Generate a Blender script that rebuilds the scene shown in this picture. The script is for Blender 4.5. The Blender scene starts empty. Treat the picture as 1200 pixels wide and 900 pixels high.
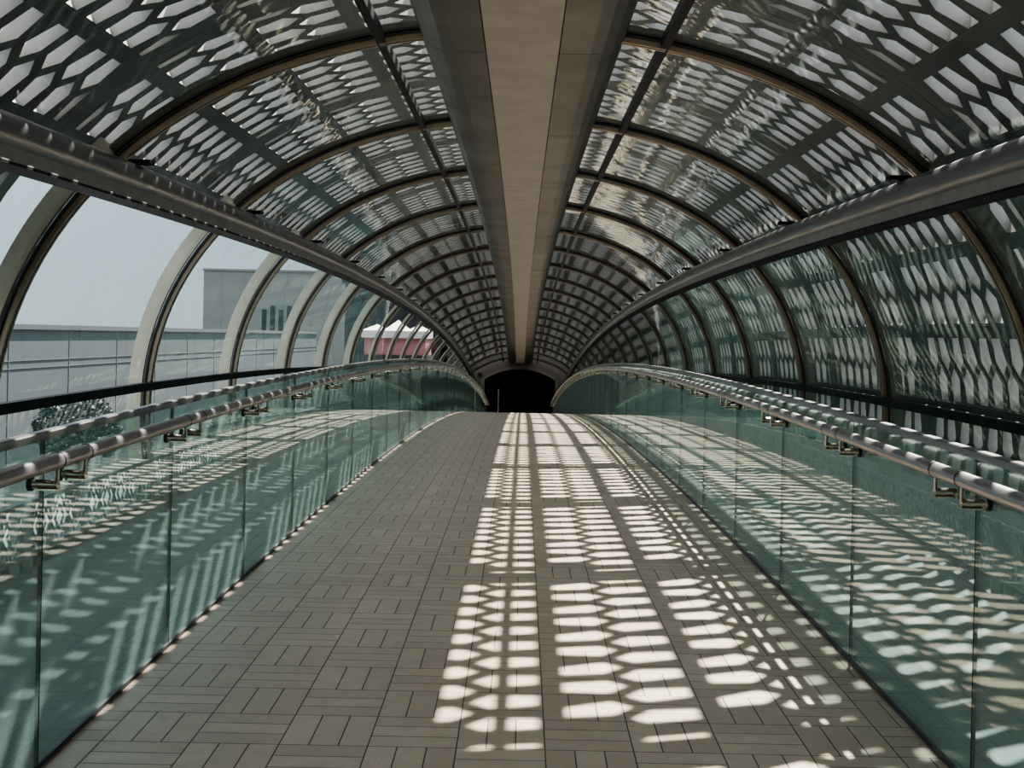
import bpy, math, random
from mathutils import Matrix, Vector
random.seed(7)
C = bpy.context.scene.collection
PI = math.pi
S = 3.0                       # bay length
H0 = 1.05                     # first hoop in front of the viewer

# ------------------------------------------------------------------ deck curve
def zc(Y):
    u = Y / S
    return 0.031 * Y - (6.2 * u - 0.03 * u * u) * Y / 1400.0

# ------------------------------------------------------------------ materials
def new_mat(name):
    m = bpy.data.materials.new(name); m.use_nodes = True
    nt = m.node_tree; nt.nodes.clear()
    out = nt.nodes.new('ShaderNodeOutputMaterial')
    return m, nt, out

class N:
    """tiny node helper"""
    def __init__(s, nt): s.nt = nt
    def new(s, t, **kw):
        n = s.nt.nodes.new(t)
        for k, v in kw.items(): setattr(n, k, v)
        return n
    def link(s, a, b): s.nt.links.new(a, b)
    def m(s, op, a, b=None, c=None):
        n = s.new('ShaderNodeMath', operation=op)
        for i, v in enumerate((a, b, c)):
            if v is None: continue
            if isinstance(v, (int, float)): n.inputs[i].default_value = v
            else: s.link(v, n.inputs[i])
        return n.outputs[0]
    def mixc(s, f, a, b, mode='MIX'):
        n = s.new('ShaderNodeMix', data_type='RGBA', blend_type=mode)
        for i, v in ((0, f), (6, a), (7, b)):
            if isinstance(v, (int, float)): n.inputs[i].default_value = v
            elif isinstance(v, tuple): n.inputs[i].default_value = (*v, 1)
            else: s.link(v, n.inputs[i])
        return n.outputs[2]
    def noise(s, scale, detail=3, rough=.5, vec=None, stretch=None):
        n = s.new('ShaderNodeTexNoise'); n.inputs['Scale'].default_value = scale
        n.inputs['Detail'].default_value = detail; n.inputs['Roughness'].default_value = rough
        if vec is None:
            vec = s.new('ShaderNodeNewGeometry').outputs['Position']
        if stretch:
            mp = s.new('ShaderNodeMapping'); mp.inputs['Scale'].default_value = stretch
            s.link(vec, mp.inputs[0]); vec = mp.outputs[0]
        s.link(vec, n.inputs['Vector'])
        return n.outputs[0]
    def ramp(s, v, lo, hi, a=0.0, b=1.0):
        n = s.new('ShaderNodeMapRange'); n.clamp = True
        s.link(v, n.inputs[0])
        for i, x in ((1, lo), (2, hi), (3, a), (4, b)): n.inputs[i].default_value = x
        return n.outputs[0]

def pbr(name, col, rough=.5, metal=0.0, var=.12, scale=6, bump=0.0, col2=None, stretch=None, spec=.5):
    m, nt, out = new_mat(name); h = N(nt)
    p = h.new('ShaderNodeBsdfPrincipled')
    n = h.noise(scale, 4, .55, stretch=stretch)
    c2 = col2 or tuple(max(0, c * (1 - 2 * var)) for c in col)
    f = h.ramp(n, .3, .7)
    h.link(h.mixc(f, col, c2), p.inputs['Base Color'])
    r = h.ramp(n, .2, .8, max(0.02, rough - .06), min(1, rough + .06))
    h.link(r, p.inputs['Roughness'])
    p.inputs['Metallic'].default_value = metal
    p.inputs['Specular IOR Level'].default_value = spec
    if bump:
        b = h.new('ShaderNodeBump'); b.inputs['Strength'].default_value = bump; b.inputs['Distance'].default_value = .01
        h.link(n, b.inputs['Height']); h.link(b.outputs[0], p.inputs['Normal'])
    h.link(p.outputs[0], out.inputs[0])
    return m

def glass(name, tint, f0=.05, gain=1.0, haze=.03, haze_col=(.8, .85, .85), rough=.0, streak=0.0, wob=0.0):
    """sheet glass: tinted see-through, angle dependent mirror, thin film of dust"""
    m, nt, out = new_mat(name); h = N(nt)
    tr = h.new('ShaderNodeBsdfTransparent'); tr.inputs[0].default_value = (*tint, 1)
    gl = h.new('ShaderNodeBsdfGlossy'); gl.inputs['Roughness'].default_value = rough
    gl.inputs[0].default_value = (.9, 1.0, .98, 1)
    if wob:
        b = h.new('ShaderNodeBump'); b.inputs['Strength'].default_value = wob; b.inputs['Distance'].default_value = .02
        h.link(h.noise(1.6, 2, .5), b.inputs['Height']); h.link(b.outputs[0], gl.inputs['Normal'])
    lw = h.new('ShaderNodeLayerWeight'); lw.inputs['Blend'].default_value = .5
    p5 = h.m('POWER', lw.outputs['Facing'], 5.0)
    f = h.m('MULTIPLY_ADD', p5, gain, f0)
    f.node.use_clamp = True
    mx = h.new('ShaderNodeMixShader')
    h.link(f, mx.inputs[0]); h.link(tr.outputs[0], mx.inputs[1]); h.link(gl.outputs[0], mx.inputs[2])
    df = h.new('ShaderNodeBsdfDiffuse'); df.inputs[0].default_value = (*haze_col, 1)
    mx2 = h.new('ShaderNodeMixShader')
    if streak:
        n = h.noise(3.0, 4, .6, stretch=(1, 1, .25))
        h.link(h.ramp(n, .35, .75, haze, haze + streak), mx2.inputs[0])
    else: mx2.inputs[0].default_value = haze
    h.link(mx.outputs[0], mx2.inputs[1]); h.link(df.outputs[0], mx2.inputs[2])
    h.link(mx2.outputs[0], out.inputs[0])
    return m

def floor_mat():
    m, nt, out = new_mat('stone_basket_weave_tiles'); h = N(nt)
    geo = h.new('ShaderNodeNewGeometry')
    sep = h.new('ShaderNodeSeparateXYZ'); h.link(geo.outputs['Position'], sep.inputs[0])
    B = .3215
    bx = h.m('DIVIDE', h.m('SUBTRACT', sep.outputs[0], .145), B)
    by = h.m('DIVIDE', h.m('SUBTRACT', sep.outputs[1], 4.97), B)
    cx, cy = h.m('FLOOR', bx), h.m('FLOOR', by)
    fx, fy = h.m('SUBTRACT', bx, cx), h.m('SUBTRACT', by, cy)
    par = h.m('FLOORED_MODULO', h.m('ADD', cx, cy), 2.0)
    par = h.m('GREATER_THAN', par, .5)
    f = h.m('ADD', h.m('MULTIPLY', fx, par), h.m('MULTIPLY', fy, h.m('SUBTRACT', 1.0, par)))
    t3 = h.m('MULTIPLY', f, 3.0); pid = h.m('FLOOR', t3); e = h.m('SUBTRACT', t3, pid)
    de = h.m('MULTIPLY', h.m('MINIMUM', e, h.m('SUBTRACT', 1.0, e)), B / 3)
    dx = h.m('MULTIPLY', h.m('MINIMUM', fx, h.m('SUBTRACT', 1.0, fx)), B)
    dy = h.m('MULTIPLY', h.m('MINIMUM', fy, h.m('SUBTRACT', 1.0, fy)), B)
    d = h.m('MINIMUM', de, h.m('MINIMUM', dx, dy))
    g = h.ramp(d, .0012, .0032, 1.0, 0.0)
    cmb = h.new('ShaderNodeCombineXYZ')
    h.link(cx, cmb.inputs[0]); h.link(cy, cmb.inputs[1]); h.link(pid, cmb.inputs[2])
    wn = h.new('ShaderNodeTexWhiteNoise', noise_dimensions='3D'); h.link(cmb.outputs[0], wn.inputs[0])
    n1 = h.noise(14, 6, .7)
    n2 = h.noise(1.1, 2, .5)
    a = h.mixc(wn.outputs[0], (.46, .36, .285), (.59, .475, .38))
    a = h.mixc(h.ramp(n1, .35, .7, 0, .45), a, (.37, .295, .235))
    a = h.mixc(h.ramp(n2, .35, .65, 0, .25), a, (.62, .53, .43))
    a = h.mixc(g, a, (.035, .03, .028))
    p = h.new('ShaderNodeBsdfPrincipled')
    h.link(a, p.inputs['Base Color'])
    r = h.ramp(n1, .3, .7, .27, .42)
    h.link(h.m('ADD', r, h.m('MULTIPLY', g, .4)), p.inputs['Roughness'])
    b = h.new('ShaderNodeBump'); b.inputs['Strength'].default_value = .5; b.inputs['Distance'].default_value = .003
    h.link(h.m('ADD', h.m('SUBTRACT', 1.0, g), h.m('MULTIPLY', n1, .08)), b.inputs['Height'])
    h.link(b.outputs[0], p.inputs['Normal'])
    h.link(p.outputs[0], out.inputs[0])
    return m

M = {}
M['floor'] = floor_mat()
M['side'] = pbr('teal_grey_side_strip', (.035, .05, .047), .5, var=.1, scale=2)
M['kerb'] = pbr('dark_polished_kerb', (.07, .075, .075), .2, var=.3, scale=4)
M['shoe'] = pbr('dark_anodised_shoe', (.06, .065, .07), .4, .4)
M['bal'] = glass('balustrade_glass', (.80, .90, .88), .045, .95, .125, (.50, .69, .655), .0, .05, .012)
M['edge'] = pbr('green_glass_edge', (.004, .05, .035), .15, var=.2)
M['sideglass'] = glass('side_glass', (.86, .93, .92), .035, .75, .03, (.30, .52, .52), .0, .06, .04)
M['roofglass'] = glass('roof_glass', (.88, .91, .89), .04, .7, .012, (.35, .52, .52), .01, .06, .08)
M['bronze'] = pbr('bronze_rib', (.30, .24, .17), .32, .85, scale=3)
M['bronze_dark'] = pbr('dark_gasket', (.02, .018, .016), .5)
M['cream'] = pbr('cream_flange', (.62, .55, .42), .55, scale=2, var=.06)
M['cream_shade'] = pbr('cream_flange_painted_shade', (.20, .20, .15), .6, scale=2.5, var=.25)  # darker copy of the cream flange: right-hand shade put into the colour
M['steel'] = pbr('brushed_steel', (.27, .272, .275), .33, .9, var=.12, scale=40, stretch=(1, .05, 1))
M['channel'] = pbr('pale_grey_channel', (.34, .34, .335), .45, .3, var=.08)
M['steel_lt'] = pbr('satin_steel', (.35, .345, .35), .36, .75, var=.06, scale=30, stretch=(1, .1, 1))
M['chrome'] = pbr('polished_brass_steel', (.62, .56, .44), .12, 1.0, var=.1)
M['rubber'] = pbr('black_rubber', (.01, .01, .01), .5)
M['black'] = pbr('black_mid_rail', (.006, .009, .010), .6, spec=.2)
M['mull'] = pbr('black_mullion', (.008, .008, .009), .6, spec=.2)
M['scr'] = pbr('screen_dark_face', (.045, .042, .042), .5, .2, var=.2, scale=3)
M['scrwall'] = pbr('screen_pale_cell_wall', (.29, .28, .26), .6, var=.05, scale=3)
M['soffit'] = pbr('cream_soffit_panel', (.44, .40, .345), .6, var=.07, scale=5, stretch=(1, 1, 1))
M['beamside'] = pbr('dark_bronze_cladding', (.10, .093, .084), .42, .3, var=.25, scale=1.2)
M['fret'] = pbr('pale_fretwork_metal', (.32, .385, .36), .45, .1)
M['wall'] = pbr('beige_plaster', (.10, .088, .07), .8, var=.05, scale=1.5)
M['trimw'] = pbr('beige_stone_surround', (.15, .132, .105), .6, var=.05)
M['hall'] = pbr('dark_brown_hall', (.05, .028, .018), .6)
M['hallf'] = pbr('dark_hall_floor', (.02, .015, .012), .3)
M['sign'] = pbr('black_panel', (.005, .005, .005), .4)
M['grey'] = pbr('grey_roof_membrane', (.055, .063, .07), .8, var=.04, scale=.12)
M['ground'] = pbr('pale_paving', (.17, .175, .18), .9, var=.06, scale=.3)
M['beige'] = pbr('beige_render', (.24, .23, .21), .8, var=.06, scale=.3)
M['dkbuild'] = pbr('dark_facade', (.045, .043, .042), .6, var=.2, scale=.4)
M['win'] = pbr('dark_window_glass', (.02, .03, .035), .1)
M['pink'] = pbr('pink_render', (.62, .25, .25), .7, var=.1, scale=1.5)
M['canvas'] = pbr('white_canvas', (.85, .80, .78), .7, var=.06)
M['leaf'] = pbr('dark_leaves', (.02, .035, .03), .6, var=.3, scale=5)
M['trunk'] = pbr('trunk_bark', (.08, .06, .04), .9)
M['blue'] = pbr('dark_blue_cladding', (.03, .07, .09), .5)
M['paleblock'] = pbr('pale_block_facade', (.26, .26, .25), .8, var=.08, scale=.3)

# ------------------------------------------------------------------ geometry helpers
class MB:
    """collects faces in bridge coordinates (x, Y, height over deck); warps to the deck curve when built"""
    def __init__(s): s.v = []; s.f = []; s.mi = []; s.sm = []; s.mats = []
    def mat(s, m):
        if m not in s.mats: s.mats.append(m)
        return s.mats.index(m)
    def add(s, vs, fs, m, smooth=False):
        k = len(s.v); i = s.mat(m)
        s.v += vs
        for f in fs:
            s.f.append(tuple(k + a for a in f)); s.mi.append(i); s.sm.append(smooth)
    def box(s, x0, x1, y0, y1, z0, z1, m):
        vs = [(x, y, z) for x in (x0, x1) for y in (y0, y1) for z in (z0, z1)]
        s.add(vs, [(0, 1, 3, 2), (4, 6, 7, 5), (0, 4, 5, 1), (2, 3, 7, 6), (0, 2, 6, 4), (1, 5, 7, 3)], m)
    def sweep(s, prof, ys, m, closed=True, smooth=False, cap=True):
        """prof: list of (x,z), swept through the Y stations"""
        n = len(prof); vs = [(x, y, z) for y in ys for x, z in prof]; fs = []
        r = n if closed else n - 1
        for j in range(len(ys) - 1):
            for i in range(r):
                a = j * n + i; b = j * n + (i + 1) % n
                fs.append((a, b, b + n, a + n))
        if closed and cap:
            fs.append(tuple(range(n))[::-1]); fs.append(tuple((len(ys) - 1) * n + i for i in range(n)))
        s.add(vs, fs, m, smooth)
    def tube(s, p0, p1, r0, r1, m, seg=10, cap=True):
        a = Vector(p0); b = Vector(p1); d = (b - a).normalized()
        u = d.orthogonal().normalized(); w = d.cross(u)
        vs = []
        for c, r in ((a, r0), (b, r1)):
            for i in range(seg):
                t = 2 * PI * i / seg
                vs.append(tuple(c + u * (r * math.cos(t)) + w * (r * math.sin(t))))
        fs = [(i, (i + 1) % seg, seg + (i + 1) % seg, seg + i) for i in range(seg)]
        s.add(vs, fs, m, True)
        if cap: s.add(vs, [tuple(range(seg))[::-1], tuple(range(seg, 2 * seg))], m)
    def build(s, name, parent=None, warp=True, origin=None):
        vs = [(x, y, z + zc(y)) if warp else (x, y, z) for x, y, z in s.v]
        if origin is None:
            if parent is not None: origin = tuple(parent['_o'])
            else:
                n = len(vs)
                ox = (min(v[0] for v in vs) + max(v[0] for v in vs)) / 2
                oy = (min(v[1] for v in vs) + max(v[1] for v in vs)) / 2
                origin = (ox, oy, min(v[2] for v in vs))
        me = bpy.data.meshes.new(name)
        me.from_pydata([(a - origin[0], b - origin[1], c - origin[2]) for a, b, c in vs], [], s.f)
        for m in s.mats: me.materials.append(m)
        me.polygons.foreach_set('material_index', s.mi)
        me.polygons.foreach_set('use_smooth', s.sm)
        me.update()
        o = bpy.data.objects.new(name, me); C.objects.link(o)
        if parent is not None:
            o.parent = parent
        else:
            o.location = origin; o['_o'] = origin
        return o

def tag(o, label, cat, group=None, kind=None):
    if label: o['label'] = label
    if cat: o['category'] = cat
    if group: o['group'] = group
    if kind: o['kind'] = kind
    return o
def empty(name, loc, label, cat, group=None):
    o = bpy.data.objects.new(name, None); C.objects.link(o); o.location = loc; o['_o'] = loc
    o.empty_display_size = .2
    return tag(o, label, cat, group)
def circ(x, z, r, n=16):
    return [(x + r * math.cos(2 * PI * i / n), z + r * math.sin(2 * PI * i / n)) for i in range(n)]

ORD = ['nearest', 'second', 'third', 'fourth', 'fifth', 'sixth', 'seventh', 'eighth', 'ninth', 'tenth', 'eleventh', 'twelfth',
       'thirteenth', 'fourteenth', 'fifteenth', 'sixteenth', 'seventeenth', 'eighteenth', 'nineteenth', 'twentieth', 'twenty-first',
       'twenty-second', 'twenty-third', 'twenty-fourth', 'twenty-fifth', 'twenty-sixth', 'twenty-seventh', 'twenty-eighth',
       'twenty-ninth', 'thirtieth', 'thirty-first', 'thirty-second', 'thirty-third', 'thirty-fourth', 'thirty-fifth',
       'thirty-sixth', 'thirty-seventh', 'thirty-eighth', 'thirty-ninth', 'fortieth']

# tube cross-section (super-ellipse), angle from the right-hand springing
EA, EB, EC = 3.13, 2.53, .75
def ell(t, off=0.0):
    a, b = EA, EB
    n = 2.12
    c, s_ = math.cos(t), math.sin(t)
    x = a * math.copysign(abs(c) ** (2 / n), c); z = b * math.copysign(abs(s_) ** (2 / n), s_)
    nx = math.copysign(abs(x / a) ** (n - 1), x) / a; nz = math.copysign(abs(z / b) ** (n - 1), z) / b
    l = math.hypot(nx, nz)
    return (x + off * nx / l, EC + z + off * nz / l)
# fine polyline of the section from z=0.05 on the right to apex, parameterised by x / arc
def arc_pts(t0, t1, n, off=0.0):
    return [ell(t0 + (t1 - t0) * i / n, off) for i in range(n + 1)]
def find_t(fn, lo, hi):
    for _ in range(50):
        mid = (lo + hi) / 2
        if fn(mid) > 0: hi = mid
        else: lo = mid
    return (lo + hi) / 2
T_FOOT = find_t(lambda t: ell(t)[1] - .03, -1.2, 0)          # foot of the tube
T_TOP = find_t(lambda t: .60 - ell(t)[0], .3, PI / 2)          # where it meets the beam
T_PIPE = find_t(lambda t: ell(t)[1] - 2.40, 0, 1.4)
T_MULL = find_t(lambda t: .84 - ell(t)[0], .3, PI / 2)

NB = range(-3, 20)            # hoop numbers; bay n spans hoop n..n+1
YEND = H0 + S * 19.3
def hoopY(n): return H0 + S * n
ys_all = [-8 + .5 * i for i in range(int((YEND + 8) / .5) + 1)] + [YEND]

# ------------------------------------------------------------------ setting
b = MB(); b.sweep([(-1.575, 0), (1.575, 0), (1.575, -.15), (-1.575, -.15)], ys_all, M['floor'])
tag(b.build('floor', origin=(0, 0, 0)), 'glossy basket-weave stone tile walkway rising to a crest', 'floor', kind='structure')
for sx, side in ((-1, 'left'), (1, 'right')):
    b = MB(); b.sweep([(sx * 1.60, -.01), (sx * 2.93, -.01), (sx * 2.93, -.2), (sx * 1.60, -.2)], ys_all, M['side'])
    o = b.build('floor_side_' + side, origin=(0, 0, 0)); tag(o, 'plain grey-green strip beyond the %s glass balustrade' % side, 'floor', kind='structure')
    b = MB(); b.sweep([(sx * 1.575, -.15), (sx * 1.60, -.15), (sx * 1.60, .02), (sx * 1.575, .02)], ys_all, M['shoe'])
    tag(b.build('trim_1' if sx < 0 else 'trim_2', origin=(0, 0, 0)), 'dark metal channel holding the foot of the %s balustrade glass' % side, 'trim', kind='structure')
    b = MB(); b.sweep([(sx * 2.935, -.2), (sx * 3.20, -.2), (sx * 3.20, .05), (sx * 2.935, .05)], ys_all, M['kerb'])
    tag(b.build('trim_3' if sx < 0 else 'trim_4', origin=(0, 0, 0)), 'dark polished kerb at the foot of the %s tube glazing' % side, 'trim', kind='structure')

# underside of the bridge deck so that no light leaks from below
b = MB(); b.sweep([(-3.2, -.45), (3.2, -.45), (3.2, -.21), (-3.2, -.21)], ys_all, M['shoe'])
tag(b.build('slab', origin=(0, 0, 0)), 'dark structural slab under the walkway', 'slab', kind='structure')

# ------------------------------------------------------------------ arch ribs
def arch_band(mb, o0, o1, y0, y1, m, t0, t1, n=40):
    ts = [t0 + (t1 - t0) * i / n for i in range(n + 1)]
    vs = []
    for t in ts:
        p = ell(t, o0); q = ell(t, o1)
        vs += [(p[0], y0, p[1]), (p[0], y1, p[1]), (q[0], y1, q[1]), (q[0], y0, q[1])]
    fs = []
    for i in range(n):
        a = 4 * i
        for j in range(4):
            fs.append((a + j, a + (j + 1) % 4, a + 4 + (j + 1) % 4, a + 4 + j))
    fs += [(3, 2, 1, 0), tuple(4 * n + j for j in range(4))]
    mb.add(vs, fs, m, False)

for k, n in enumerate(NB):
    Y = hoopY(n)
    vis = n - 0
    word = ORD[n] if n >= 0 else None
    lab = ('bronze arched rib of the glass tube, %s counted from the viewer' % word) if word else 'bronze arched rib of the glass tube behind the viewer'
    e = empty('arch_rib', (0, Y, zc(Y)), lab, 'rib', 'bronze arch ribs along the tube')
    mb = MB()
    for sgn in (0, 1):
        t0, t1 = (T_FOOT, PI - T_FOOT) if sgn == 0 else (0, 0)
        if sgn: continue
        arch_band(mb, -.045, .0, Y - .035, Y - .008, M['bronze'], t0, t1, 72)
        arch_band(mb, -.045, .0, Y + .008, Y + .035, M['bronze'], t0, t1, 72)
    mb.build('cover_strip', e)
    mb = MB(); arch_band(mb, -.03, .02, Y - .006, Y + .006, M['bronze_dark'], T_FOOT, PI - T_FOOT, 72)
    arch_band(mb, -.012, .0, Y - .055, Y - .036, M['bronze_dark'], T_FOOT, PI - T_FOOT, 72)
    arch_band(mb, -.012, .0, Y + .036, Y + .055, M['bronze_dark'], T_FOOT, PI - T_FOOT, 72)
    mb.build('gasket', e)
    for ta, tb, fm, fw in ((T_FOOT, T_PIPE + .04, 'cream_shade', .13), (PI - T_PIPE - .04, PI - T_FOOT, 'cream', .145)):
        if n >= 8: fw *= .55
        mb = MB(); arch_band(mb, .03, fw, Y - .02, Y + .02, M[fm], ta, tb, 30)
        f = mb.build('outer_flange', e); f['label'] = 'cream fin outside the glass' if fm == 'cream' else 'cream fin outside the glass, shade put into its colour'
    mb = MB(); arch_band(mb, .01, .06, Y - .05, Y + .05, M['scr'], T_PIPE + .04, PI - T_PIPE - .04, 40)
    f = mb.build('outer_flange', e); f['label'] = 'dark fin over the roof glass'

# ------------------------------------------------------------------ tube glazing
def curved_sheet(name, t0, t1, Y0, Y1, m, label, group, n=18, cat='glass panel'):
    ts = [t0 + (t1 - t0) * i / n for i in range(n + 1)]
    ys = (Y0, (Y0 + Y1) / 2, Y1)
    vs = [(ell(t, .006)[0], y, ell(t, .006)[1]) for t in ts for y in ys]
    fs = []
    for i in range(n):
        for j in range(2):
            a = 3 * i + j; fs.append((a, a + 3, a + 4, a + 1))
    mb = MB(); mb.add(vs, fs, m, True)
    return tag(mb.build(name), label, cat, group)
for n in list(NB)[:-1]:
    Y0, Y1 = hoopY(n) + .04, hoopY(n + 1) - .04
    w = (ORD[n + 1] + ' bay from the viewer') if n >= -1 else 'bay behind the viewer'
    if n < -1: w = 'second bay behind the viewer' if n == -2 else 'third bay behind the viewer'
    for sx, side in ((1, 'right'), (-1, 'left')):
        def T(t): return t if sx > 0 else PI - t
        curved_sheet('side_glass_panel', T(T_FOOT), T(T_PIPE), Y0, Y1, M['sideglass'],
                     'curved clear side window of the %s wall, %s' % (side, w), 'curved side windows below the %s pipe' % side)
        curved_sheet('roof_glass_panel', T(T_PIPE + .015), T(T_TOP + .03), Y0, Y1, M['roofglass'],
                     'curved roof glass on the %s of the beam, %s' % (side, w), 'curved roof glazing %s of the beam' % side)

# ------------------------------------------------------------------ outer perforated screen
def arc_table(off):
    tab = []; L = 0; prev = None
    t = PI / 2
    while t > -1.3:
        p = ell(t, off)
        if prev: L += math.hypot(p[0] - prev[0], p[1] - prev[1])
        tab.append((L, t)); prev = p; t -= .004
    return tab
SOFF = .34
TAB = arc_table(SOFF)
def at_arc(L):
    """angle for an arc length measured down from the crown"""
    lo, hi = 0, len(TAB) - 1
    while hi - lo > 1:
        m_ = (lo + hi) // 2
        if TAB[m_][0] > L: hi = m_
        else: lo = m_
    a, b_ = TAB[lo], TAB[hi]
    f = 0 if b_[0] == a[0] else (L - a[0]) / (b_[0] - a[0])
    return a[1] + (b_[1] - a[1]) * f
DEP = .125; SHEAR = .55  # SHEAR: forward slant given to the cells so sunlight gets through
def spt(sx, L, Y, d):
    t = at_arc(L)
    if d and sx > 0:            # the cells on the right lean towards the crown a slant added to pass sunlight
        x0, z0 = ell(t, SOFF); x1, z1 = ell(t, SOFF + 1)
        nx, nz = x1 - x0, z1 - z0
        lat = (.265 * nz - nx) / max(.5, .265 * nx + nz)
        t = at_arc(L + .75 * d * max(-.9, lat))
    x, z = ell(t, SOFF + d)
    return (sx * x, Y + d * SHEAR, z)
def screen(sx, n, Lstart, Lend, label, group):
    Y0, Y1 = hoopY(n), hoopY(n + 1)
    mb = MB()
    NC = 10; edge = .13
    P = (Y1 - Y0 - 2 * edge) / NC
    H = .62; bar = .09
    k = 0
    L = Lstart
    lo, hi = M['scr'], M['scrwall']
    def ringcell(outer, inner):
        m_ = len(outer)
        vs = [spt(sx, l, y, 0) for l, y in outer] + [spt(sx, l, y, 0) for l, y in inner] \
           + [spt(sx, l, y, DEP) for l, y in inner] + [spt(sx, l, y, DEP) for l, y in outer]
        bot = [(i, (i + 1) % m_, m_ + (i + 1) % m_, m_ + i) for i in range(m_)]
        wal = [(m_ + i, m_ + (i + 1) % m_, 2 * m_ + (i + 1) % m_, 2 * m_ + i) for i in range(m_)]
        top = [(2 * m_ + i, 2 * m_ + (i + 1) % m_, 3 * m_ + (i + 1) % m_, 3 * m_ + i) for i in range(m_)]
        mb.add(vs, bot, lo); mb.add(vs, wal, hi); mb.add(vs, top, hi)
    def quad(l0, l1, y0, y1):
        a = [(l0, y0), (l0, y1), (l1, y1), (l1, y0)]
        vs = [spt(sx, l, y, 0) for l, y in a] + [spt(sx, l, y, DEP) for l, y in a]
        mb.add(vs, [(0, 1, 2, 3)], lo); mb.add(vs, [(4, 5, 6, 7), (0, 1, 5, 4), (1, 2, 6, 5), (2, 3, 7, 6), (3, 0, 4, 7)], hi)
    while L + H <= Lend + .01:
        a0, a1 = L, L + H
        quad(a0, a0 + bar, Y0 + edge, Y1 - edge)
        c0, c1 = a0 + bar, a1
        h = c1 - c0; zlo, zhi = c0 + h * .38, c0 + h * .62
        th = .045
        # upper row: flat at c0, pointing to c1 ; lower row offset by half a pitch
        for i in range(NC):
            ya = Y0 + edge + i * P; yb = ya + P; ym = (ya + yb) / 2
            out = [(c0, ya), (c0, yb), (zlo, yb), (zhi, ym), (zlo, ya)]
            e0, e1 = (.09, .05) if i % 2 == 0 else (.05, .09)
            inn = [(c0 + .012, ya + e0), (c0 + .012, yb - e1), (zlo - .01, yb - th), (zhi - .05, ym), (zlo - .01, ya + th)]
            ringcell(out, inn)
        for i in range(-1, NC):
            ya = Y0 + edge + (i + .5) * P; yb = ya + P; ym = (ya + yb) / 2
            if i == -1:
                out = [(c1, yb), (c1, ym), (zlo, ym), (zhi, yb)]
                inn = [(c1 - .012, yb - .068), (c1 - .012, ym + .012), (zlo + .036, ym + .012), (zhi + .01, yb - th)]
            elif i == NC - 1:
                out = [(c1, ym), (c1, ya), (zhi, ya), (zlo, ym)]
                inn = [(c1 - .012, ym - .012), (c1 - .012, ya + .068), (zhi + .01, ya + th), (zlo + .036, ym - .012)]
            else:
                out = [(c1, yb), (c1, ya), (zhi, ya), (zlo, ym), (zhi, yb)]
                inn = [(c1 - .012, yb - .068), (c1 - .012, ya + .068), (zhi + .01, ya + th), (zlo + .05, ym), (zhi + .01, yb - th)]
            ringcell(out, inn)
        L += H
    quad(L, L + .06, Y0 + edge, Y1 - edge)
    # frames along both ribs
    l = Lstart
    while l < L + .05:
        l2 = min(l + .25, L + .06)
        quad(l, l2, Y0 + .004, Y0 + edge); quad(l, l2, Y1 - edge, Y1 - .004)
        l = l2
    return tag(mb.build('sun_screen_panel'), label, 'screen panel', group)
LQ = TAB[-1][0]
for n in list(NB)[:-1]:
    w = (ORD[n + 1] + ' bay from the viewer') if n >= -1 else 'bay behind the viewer'
    if n < -1: w = 'second bay behind the viewer' if n == -2 else 'third bay behind the viewer'
    screen(1, n, .46, 5.65, 'dark sun screen of kite-shaped cells outside right glazing, %s' % w, 'sun screen panels on the right')
    # on the left the screen stops at the pipe, except beside the viewer
    screen(-1, n, .46, 2.98 if n >= 2 else 4.3, 'dark sun screen of kite-shaped cells over left roof glass, %s' % w, 'sun screen panels on the left')

# opaque strip above the beam
b = MB(); b.sweep([(-.578, 3.28), (.578, 3.28), (.45, 3.46), (-.45, 3.46)], ys_all, M['scr'])
tag(b.build('beam_cap', origin=(0, 0, 0)), 'dark capping over the central ceiling beam', 'trim', kind='structure')

# ------------------------------------------------------------------ ceiling beam
e = empty('ceiling_beam', (0, 0, 3.1), 'long central ceiling beam with cream soffit and dark curved cheeks', 'beam')
for n in list(NB)[:-1] + [19]:
    Y0, Y1 = hoopY(n) + .004, hoopY(n + 1) - .004
    if n == 19: Y1 = YEND
    mb = MB(); mb.sweep([(-.212, 3.13), (.212, 3.13), (.212, 3.16), (-.212, 3.16)], (Y0 - .004, (Y0 + Y1) / 2, Y1 + .003), M['soffit'])
    p = mb.build('soffit_panel', e); p['label'] = 'cream soffit panel'
    for sx in (-1, 1):
        pr = [(.218, 3.13), (.40, 3.13), (.47, 3.137), (.53, 3.155), (.575, 3.185), (.60, 3.23), (.598, 3.30), (.58, 3.30), (.575, 3.25), (.52, 3.19), (.46, 3.17), (.218, 3.16)]
        mb = MB(); mb.sweep([(sx * x, z) for x, z in pr], (Y0, (Y0 + Y1) / 2, Y1), M['beamside'])
        mb.build('side_panel', e)

# roof mullions
for sx, side in ((-1, 'left'), (1, 'right')):
    x, z = ell(T_MULL, -.03)
    mb = MB(); mb.sweep([(sx * (x - .022), z - .01), (sx * (x + .022), z - .02), (sx * (x + .022), z + .045), (sx * (x - .022), z + .055)], ys_all, M['mull'])
    tag(mb.build('roof_mullion', origin=(0, 0, 0)), 'thin black glazing bar running along the roof %s of the beam' % side, 'glazing bar', 'roof glazing bars')

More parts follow.
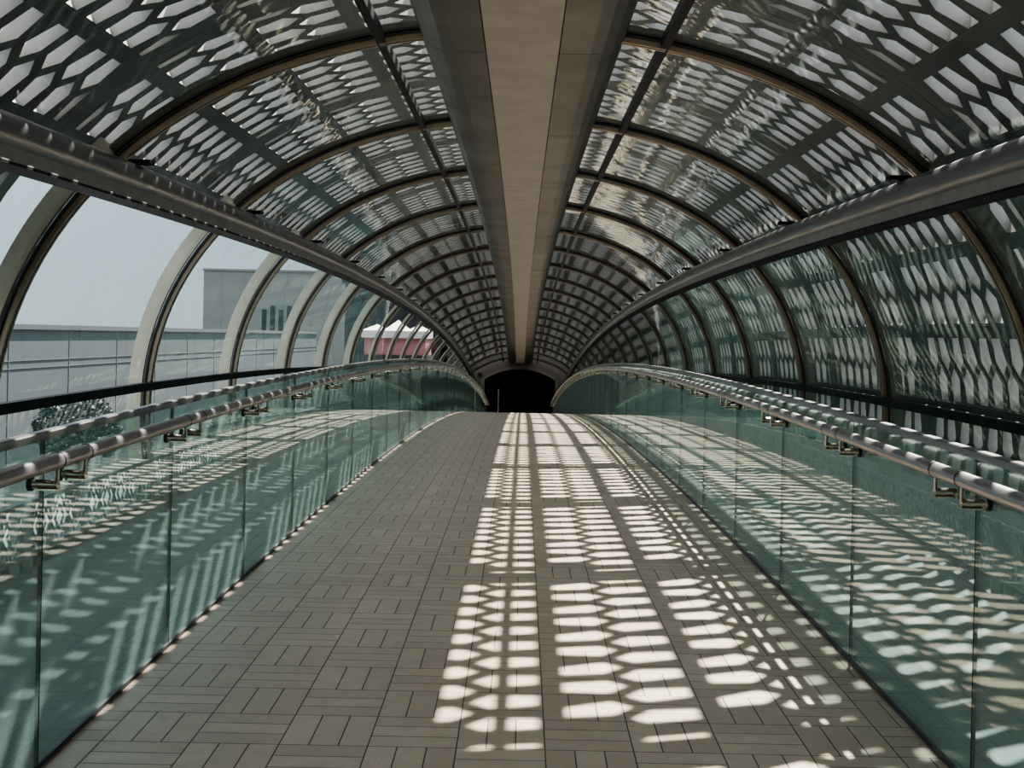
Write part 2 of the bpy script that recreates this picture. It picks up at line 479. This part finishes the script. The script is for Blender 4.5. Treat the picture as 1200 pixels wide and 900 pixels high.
# pipes along the springing of the roof
for sx, side in ((-1, 'left'), (1, 'right')):
    e = empty('longitudinal_pipe', (sx * 2.26, 0, 2.3), 'thick brushed steel pipe running along the %s side below the roof' % side, 'pipe')
    mb = MB(); mb.sweep(circ(sx * 2.27, 2.34, .082, 20), ys_all, M['steel'], smooth=True); mb.build('pipe', e)
    mb = MB(); mb.sweep([(sx * 2.22, 2.20), (sx * 2.36, 2.20), (sx * 2.40, 2.30), (sx * 2.36, 2.34), (sx * 2.23, 2.27)], ys_all, M['channel'])
    mb.sweep([(sx * 2.215, 2.185), (sx * 2.36, 2.185), (sx * 2.36, 2.199), (sx * 2.215, 2.199)], ys_all, M['mull'])
    mb.build('lower_channel', e)
    for n in NB:
        Y = hoopY(n)
        mb = MB(); mb.box(*sorted((sx * 2.30, sx * 2.42)), Y - .05, Y + .05, 2.31, 2.39, M['bronze'])
        mb.box(*sorted((sx * 2.17, sx * 2.30)), Y - .045, Y + .045, 2.425, 2.45, M['mull'])
        mb.build('bracket', e)
    e = empty('mid_rail', (sx * 3.03, 0, .9), 'black rail across the %s side windows just above balustrade height' % side, 'rail')
    mb = MB(); mb.sweep([(sx * 3.02, .93), (sx * 3.085, .93), (sx * 3.085, .995), (sx * 3.02, .995)], ys_all, M['black']); mb.build('bar', e)

# fretwork strips at the foot of the glazing
def fret(sx, n, label, group):
    Y0, Y1 = hoopY(n) + .06, hoopY(n + 1) - .06
    mb = MB(); X = 2.86; z0, z1 = .10, .41; t = .006
    def bar(ya, za, yb, zb, w=.006):
        d = Vector((yb - ya, zb - za)); d.normalize(); p = Vector((-d.y, d.x)) * w
        vs = [(sx * (X + o), y + q * p.x, z + q * p.y) for o in (0, .01) for (y, z) in ((ya, za), (yb, zb)) for q in (-1, 1)]
        mb.add(vs, [(0, 1, 3, 2), (4, 6, 7, 5), (0, 4, 5, 1), (2, 3, 7, 6), (0, 2, 6, 4), (1, 5, 7, 3)], M['fret'])
    bar(Y0, z0, Y1, z0, .014); bar(Y0, z1, Y1, z1, .014)
    K = 10; P = (Y1 - Y0) / K
    for i in range(K):
        a = Y0 + i * P; c = a + P; m_ = (a + c) / 2; zm = (z0 + z1) / 2
        bar(a, z0, a, z1, .012)
        q = P * .25; r = (z1 - z0) * .25
        bar(a, zm, m_, z1, .006); bar(m_, z1, c, zm, .006); bar(c, zm, m_, z0, .006); bar(m_, z0, a, zm, .006)
        bar(a, z1, m_ - q * .5, zm + r * .5); bar(c, z1, m_ + q * .5, zm + r * .5)
        bar(a, z0, m_ - q * .5, zm - r * .5); bar(c, z0, m_ + q * .5, zm - r * .5)
        bar(m_ - q, zm, m_, zm + r); bar(m_, zm + r, m_ + q, zm); bar(m_ + q, zm, m_, zm - r); bar(m_, zm - r, m_ - q, zm)
        bar(a + q * .6, z0, a + q * .6, z0 + r); bar(c - q * .6, z0, c - q * .6, z0 + r)
        bar(a + q * .6, z1, a + q * .6, z1 - r); bar(c - q * .6, z1, c - q * .6, z1 - r)
    bar(Y1, z0, Y1, z1, .012)
    mb.box(*sorted((sx * (X + .01), sx * (X + .06))), Y0 + .02, Y0 + .05, -.01, z1, M['fret'])
    mb.box(*sorted((sx * (X + .01), sx * (X + .06))), Y1 - .05, Y1 - .02, -.01, z1, M['fret'])
    return tag(mb.build('fretwork_panel'), label, 'fretwork panel', group)
for n in list(NB)[:-1]:
    for sx, side in ((-1, 'left'), (1, 'right')):
        if n < -1: continue
        fret(sx, n, 'low pale cut-out fretwork strip beyond the %s balustrade, %s from the viewer' % (side, ORD[n + 1]), 'fretwork strips on the ' + side)

# ------------------------------------------------------------------ balustrades
JY = [H0 + 1.5 * i for i in range(-3, 39)]
for sx, side in ((-1, 'left'), (1, 'right')):
    for i in range(len(JY) - 1):
        a, c = JY[i] + .004, JY[i + 1] - .004
        vi = i - 2      # the first panel in view
        w = ('%s of the row counted from the viewer' % ORD[vi]) if 0 <= vi < len(ORD) else 'behind the viewer'
        mb = MB(); x0, x1 = sx * 1.581, sx * 1.594
        st = (a, (a + c) / 2, c)
        m_ = M['bal']
        for x in (x0, x1):
            vs = [(x, y, z) for y in st for z in (.005, 1.125)]
            mb.add(vs, [(0, 2, 3, 1), (2, 4, 5, 3)], m_)
        for y in (a, c):
            mb.add([(x0, y, .005), (x1, y, .005), (x1, y, 1.125), (x0, y, 1.125)], [(0, 1, 2, 3)], M['edge'])
        tag(mb.build('balustrade_glass_panel'), 'green-tinted glass panel of the %s balustrade, %s' % (side, w), 'glass panel', 'balustrade panels on the ' + side)
    # cap on the glass
    mb = MB(); mb.sweep([(sx * 1.568, 1.118), (sx * 1.608, 1.118), (sx * 1.608, 1.142), (sx * 1.603, 1.147), (sx * 1.573, 1.147), (sx * 1.568, 1.142)], ys_all, M['steel'])
    tag(mb.build('balustrade_cap_rail', origin=(0, 0, 0)), 'slim steel cap along the top edge of the %s glass balustrade' % side, 'rail')
    # hand rail
    e = empty('handrail', (sx * 1.495, 0, 1.06), 'round satin steel handrail along the inner face of the %s balustrade' % side, 'handrail')
    rx, rz = sx * 1.495, 1.06
    mb = MB(); mb.sweep(circ(rx, rz, .027, 16), ys_all, M['steel_lt'], smooth=True); mb.build('rail', e)
    for y in JY:
        if y < 0 or y > YEND - .3: continue
        for dy in (-.125, .125):
            yy = y + dy
            mb = MB()
            mb.tube((sx * 1.575, yy, .985), (sx * 1.483, yy, .985), .017, .015, M['chrome'], 12)
            mb.tube((sx * 1.488, yy, .985), (sx * 1.494, yy + .02, 1.036), .010, .008, M['chrome'], 8)
            mb.box(*sorted((sx * 1.48, sx * 1.55)), yy - .02, yy + .02, .966, .972, M['chrome'])
            br = mb.build('bracket', e)
            mb = MB(); mb.tube((sx * 1.580, yy, .985), (sx * 1.567, yy, .985), .024, .024, M['rubber'], 12)
            br2 = mb.build('rubber_pad', br, origin=(rx, 0, 1.06)) if False else mb.build('rubber_pad', e)
        mb = MB()
        for dy in (-.125, .125):
            mb.sweep(circ(rx, rz, .0285, 16), (y + dy + .022, y + dy + .028), M['rubber'])
        mb.build('joint_ring', e)

# joint seals between the balustrade panels
# ------------------------------------------------------------------ end wall and hall
YW = YEND; ZE = zc(YW)
b = MB()
def arch(hw, zs, zt, n=16):
    """half-outline of a segmental-headed opening from right foot to left foot"""
    pts = [(hw, -.5)]
    for i in range(n + 1):
        t = PI * i / n
        x = hw * math.cos(t); pts.append((x, zs + (zt - zs) * (1 - (x / hw) ** 2)))
    pts.append((-hw, -.5))
    return pts
inn = arch(1.74, 2.30, 2.83)
out_ = []
for x, z in inn:
    pass
outp = [(3.6, -.5)] + [(3.6 * math.copysign(min(1, abs(math.cos(PI * i / 16)) * 1.5), math.cos(PI * i / 16)) if i != 8 else 0, 2.3 + 1.7 * min(1, math.sin(PI * i / 16) * 1.6)) for i in range(17)] + [(-3.6, -.5)]
vs = [(x, YW, z + ZE) for x, z in inn] + [(x, YW, z + ZE) for x, z in outp] + [(x, YW + .4, z + ZE) for x, z in inn]
k = len(inn)
b.add(vs, [(i, i + 1, k + i + 1, k + i) for i in range(k - 1)] + [(i, i + 1, 2 * k + i + 1, 2 * k + i) for i in range(k - 1)], M['wall'])
tag(b.build('wall_end', warp=False), 'shadowed beige end wall around the arched doorway', 'wall', kind='structure')
b = MB(); i2 = arch(1.92, 2.30, 3.0)
vs = [(x, YW - .05, z + ZE) for x, z in inn] + [(x, YW - .05, z + ZE) for x, z in i2] + [(x, YW, z + ZE) for x, z in inn] + [(x, YW, z + ZE) for x, z in i2]
b.add(vs, [(i, i + 1, k + i + 1, k + i) for i in range(k - 1)] + [(k + i, k + i + 1, 3 * k + i + 1, 3 * k + i) for i in range(k - 1)] + [(i, i + 1, 2 * k + i + 1, 2 * k + i) for i in range(k - 1)], M['trimw'])
tag(b.build('trim_5', warp=False), 'pale stone surround of the arched doorway', 'trim', kind='structure')
# dark hall behind
def wbox(name, x0, x1, y0, y1, z0, z1, m, label=None, cat=None, kind=None, faces=None):
    b = MB(); b.box(x0, x1, y0, y1, z0, z1, m); return tag(b.build(name, warp=False), label, cat, None, kind)
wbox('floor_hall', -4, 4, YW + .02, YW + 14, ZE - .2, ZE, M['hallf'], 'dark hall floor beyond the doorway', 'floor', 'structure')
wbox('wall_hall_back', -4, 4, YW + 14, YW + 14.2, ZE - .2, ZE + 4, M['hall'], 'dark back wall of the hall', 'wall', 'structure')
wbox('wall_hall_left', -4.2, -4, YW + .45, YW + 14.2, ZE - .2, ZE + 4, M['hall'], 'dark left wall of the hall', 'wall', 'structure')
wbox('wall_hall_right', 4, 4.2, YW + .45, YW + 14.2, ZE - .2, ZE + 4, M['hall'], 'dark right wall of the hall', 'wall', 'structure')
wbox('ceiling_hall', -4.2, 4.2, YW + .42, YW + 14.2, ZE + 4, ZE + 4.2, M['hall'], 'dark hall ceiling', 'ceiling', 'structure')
b = MB(); b.box(-1.99 - .1, -1.99 + .12, YW - .03, YW, ZE + 2.42, ZE + 2.62, M['sign'])
tag(b.build('wall_sign', warp=False), 'small black square panel on the end wall left of the doorway', 'sign')
# slim post in the doorway
e = empty('barrier_post', (-1.02, YW - 1.2, zc(YW - 1.2)), 'slim pale metal post standing in front of the dark doorway', 'post')
b = MB(); b.tube((-1.02, YW - 1.2, 0), (-1.02, YW - 1.2, 1.75), .03, .03, M['chrome'], 10); b.build('pole', e)
b = MB(); b.tube((-1.02, YW - 1.2, 0), (-1.02, YW - 1.2, .03), .16, .15, M['steel'], 16); b.build('base', e)

# ------------------------------------------------------------------ the world outside
wbox('ground', -300, 300, -60, 400, -7.2, -7, M['ground'], 'pale ground far below the bridge', 'ground', 'structure')
def building(name, label, x0, x1, y0, y1, z1, m, rows=0, cols=0, facade='E', cat='building', parapet=.25, wm=None):
    e = empty(name, ((x0 + x1) / 2, (y0 + y1) / 2, -7), label, cat)
    b = MB(); b.box(x0, x1, y0, y1, -7, z1, m); b.build('wall', e, warp=False)
    b = MB(); b.box(x0 - .15, x1 + .15, y0 - .15, y1 + .15, z1 - parapet, z1, m); b.build('roof_edge', e, warp=False)
    for r in range(rows):
        for c in range(cols):
            z = z1 - 1.4 - r * 2.4
            if z < -6: continue
            b = MB()
            if facade in 'EW':
                w = (y1 - y0) / cols; ya = y0 + w * (c + .25); X = x1 if facade == 'E' else x0
                b.box(X - .03, X + .03, ya, ya + w * .5, z - .6, z + .6, wm or M['win'])
            else:
                w = (x1 - x0) / cols; xa = x0 + w * (c + .25)
                b.box(xa, xa + w * .5, y0 - .03, y0 + .03, z - .6, z + .6, wm or M['win'])
            b.build('window', e, warp=False)
    return e
# long grey roofed hall at left, top about at eye level
e = building('warehouse', 'long plain grey building seen through the left side windows', -62, -24, 22, 140, 1.72, M['grey'])
b = MB()
for zz in (-.05, -.42): b.box(-24, -23.96, 22, 140, zz, zz + .035, M['steel'])
b.build('seam', e, warp=False)
b = MB()
for i in range(14): b.box(-24, -23.97, 26 + i * 7.5, 26.04 + i * 7.5, -7, 1.4, M['steel'])
b.build('panel_joint', e, warp=False)
e = building('tower_block', 'pale beige block rising behind the left windows further along', -40, -20, 150, 175, 9.4, M['beige'])
for i in range(5):
    b = MB(); xx = -32.6 + i * 1.05; b.box(xx, xx + .6, 149.95, 150.05, 1.2, 4.4 + .5 * (i % 2), M['win']); b.build('window', e, warp=False)
building('shop_building', 'low blue-grey building near the left foot of the bridge', -23.5, -17, 27, 33, -.9, M['blue'], 1, 3, 'E')
building('facade_block', 'dark facade block beside the far left end of the bridge', -9, -3.7, YEND + 2.0, 80, 4.4, M['dkbuild'], 2, 4, 'S')
building('office_block', 'dark office block beside the far right end of the bridge', 7, 18, 34, 85, 4.4, M['dkbuild'], 4, 10, 'W')
building('street_block', 'pale low block seen through the right screen', 14, 30, -20, 28, 4.5, M['paleblock'], 3, 8, 'W')
# kiosk with canvas roof at the far left
e = empty('market_kiosk', (-5.2, 51, -2.5), 'pink kiosk with a peaked white canvas roof beyond the far left windows', 'kiosk')
b = MB(); b.box(-6.6, -3.9, 49.6, 53, -2.6, .75, M['dkbuild']); b.build('base', e, warp=False)
b = MB(); b.box(-6.5, -3.95, 49.7, 52.9, .75, 1.45, M['pink']); b.build('wall', e, warp=False)
b = MB()
for i in range(3):
    x0 = -6.6 + i * .9; x1 = x0 + .9; xm = (x0 + x1) / 2
    vs = [(x0, 49.5, 1.45), (x1, 49.5, 1.45), (x1, 53, 1.45), (x0, 53, 1.45), (x0, 49.5, 1.75), (x1, 49.5, 1.75), (x1, 53, 1.75), (x0, 53, 1.75), (xm, 51.2, 2.02 + .2 * (i == 1))]
    b.add(vs, [(0, 1, 5, 4), (1, 2, 6, 5), (2, 3, 7, 6), (3, 0, 4, 7), (4, 5, 8), (5, 6, 8), (6, 7, 8), (7, 4, 8), (3, 2, 1, 0)], M['canvas'])
b.build('canvas_roof', e, warp=False)
b = MB(); b.box(-8.5, -3.4, 49, 54, -7, -2.6, M['dkbuild']); b.build('plinth', e, warp=False)

# trees at left
def tree(x, y, z0, h, r, label):
    e = empty('tree', (x, y, z0), label, 'tree')
    b = MB(); b.tube((x, y, z0), (x, y, z0 + h * .6), .16, .09, M['trunk'], 8)
    for i in range(5):
        a = i * 1.3; b.tube((x, y, z0 + h * (.35 + .05 * i)), (x + r * .6 * math.cos(a), y + r * .6 * math.sin(a), z0 + h * .75), .06, .02, M['trunk'], 6)
    b.build('trunk', e, warp=False)
    b = MB(); rnd = random.Random(int(abs(x * 10 + y)))
    for i in range(3200):
        while True:
            p = Vector((rnd.uniform(-1, 1), rnd.uniform(-1, 1), rnd.uniform(-1, 1)))
            if p.length < 1: break
        p = p.normalized() * (p.length ** .4)
        c = Vector((x + p.x * r, y + p.y * r, z0 + h * .72 + p.z * r * .75 + .12 * r * math.sin(5 * p.x)))
        s_ = .035 + rnd.random() * .05
        u = Vector((rnd.gauss(0, 1), rnd.gauss(0, 1), rnd.gauss(0, 1))).normalized(); w = u.orthogonal().normalized()
        b.add([tuple(c - u * s_), tuple(c + w * s_ * .6), tuple(c + u * s_), tuple(c - w * s_ * .6)], [(0, 1, 2, 3)], M['leaf'])
    b.build('foliage', e, warp=False)
tree(-10.3, 28.0, -7, 8.6, 1.0, 'dark round-topped tree seen below the black rail at left')
tree(-7.2, 30.6, -7, 8.3, .8, 'second dark tree just right of the round-topped tree at left')

# ------------------------------------------------------------------ light
w = bpy.data.worlds.new('World'); bpy.context.scene.world = w; w.use_nodes = True
nt = w.node_tree; nt.nodes.clear(); h = N(nt)
out = h.new('ShaderNodeOutputWorld'); bg = h.new('ShaderNodeBackground')
tc = h.new('ShaderNodeTexCoord'); sp = h.new('ShaderNodeSeparateXYZ'); h.link(tc.outputs['Generated'], sp.inputs[0])
cr = h.new('ShaderNodeValToRGB'); cr.color_ramp.elements[0].position = .0; cr.color_ramp.elements[0].color = (.32, .37, .405, 1)
cr.color_ramp.elements[1].position = .75; cr.color_ramp.elements[1].color = (1.25, 1.32, 1.42, 1)
el = cr.color_ramp.elements.new(.22); el.color = (.40, .475, .56, 1)
h.link(sp.outputs[2], cr.inputs[0]); h.link(cr.outputs[0], bg.inputs[0])
bg.inputs[1].default_value = 1.0
h.link(bg.outputs[0], out.inputs[0])
sd = bpy.data.lights.new('sun', 'SUN'); sd.energy = 11.5; sd.angle = math.radians(.6); sd.color = (1.0, .92, .84)
so = bpy.data.objects.new('sun', sd); C.objects.link(so)
SUN = Vector((.265, .80, 1.0)).normalized()
so.rotation_euler = SUN.to_track_quat('Z', 'Y').to_euler()

# ------------------------------------------------------------------ camera
cd = bpy.data.cameras.new('camera'); cam = bpy.data.objects.new('camera', cd); C.objects.link(cam)
cd.sensor_fit = 'HORIZONTAL'; cd.sensor_width = 36; cd.lens = 36 * 1400 / 1200
cd.shift_x = -(611 - 600) / 1200; cd.shift_y = -(450 - 395) / 1200
cd.clip_start = .05; cd.clip_end = 1000
cam.matrix_world = Matrix.Translation((.028, 0, 1.6)) @ Matrix.Rotation(PI / 2, 4, 'X') @ Matrix.Rotation(math.radians(1.2), 4, 'Z')
sc = bpy.context.scene; sc.camera = cam
sc.view_settings.view_transform = 'AgX'
sc.view_settings.look = 'AgX - Medium High Contrast'
sc.view_settings.exposure = 1.12
sc.cycles.max_bounces = 10; sc.cycles.transparent_max_bounces = 40
sc.cycles.glossy_bounces = 5; sc.cycles.diffuse_bounces = 5
sc.cycles.caustics_reflective = False
sc.cycles.use_denoising = True
for o in bpy.data.objects:
    if '_o' in o: del o['_o']
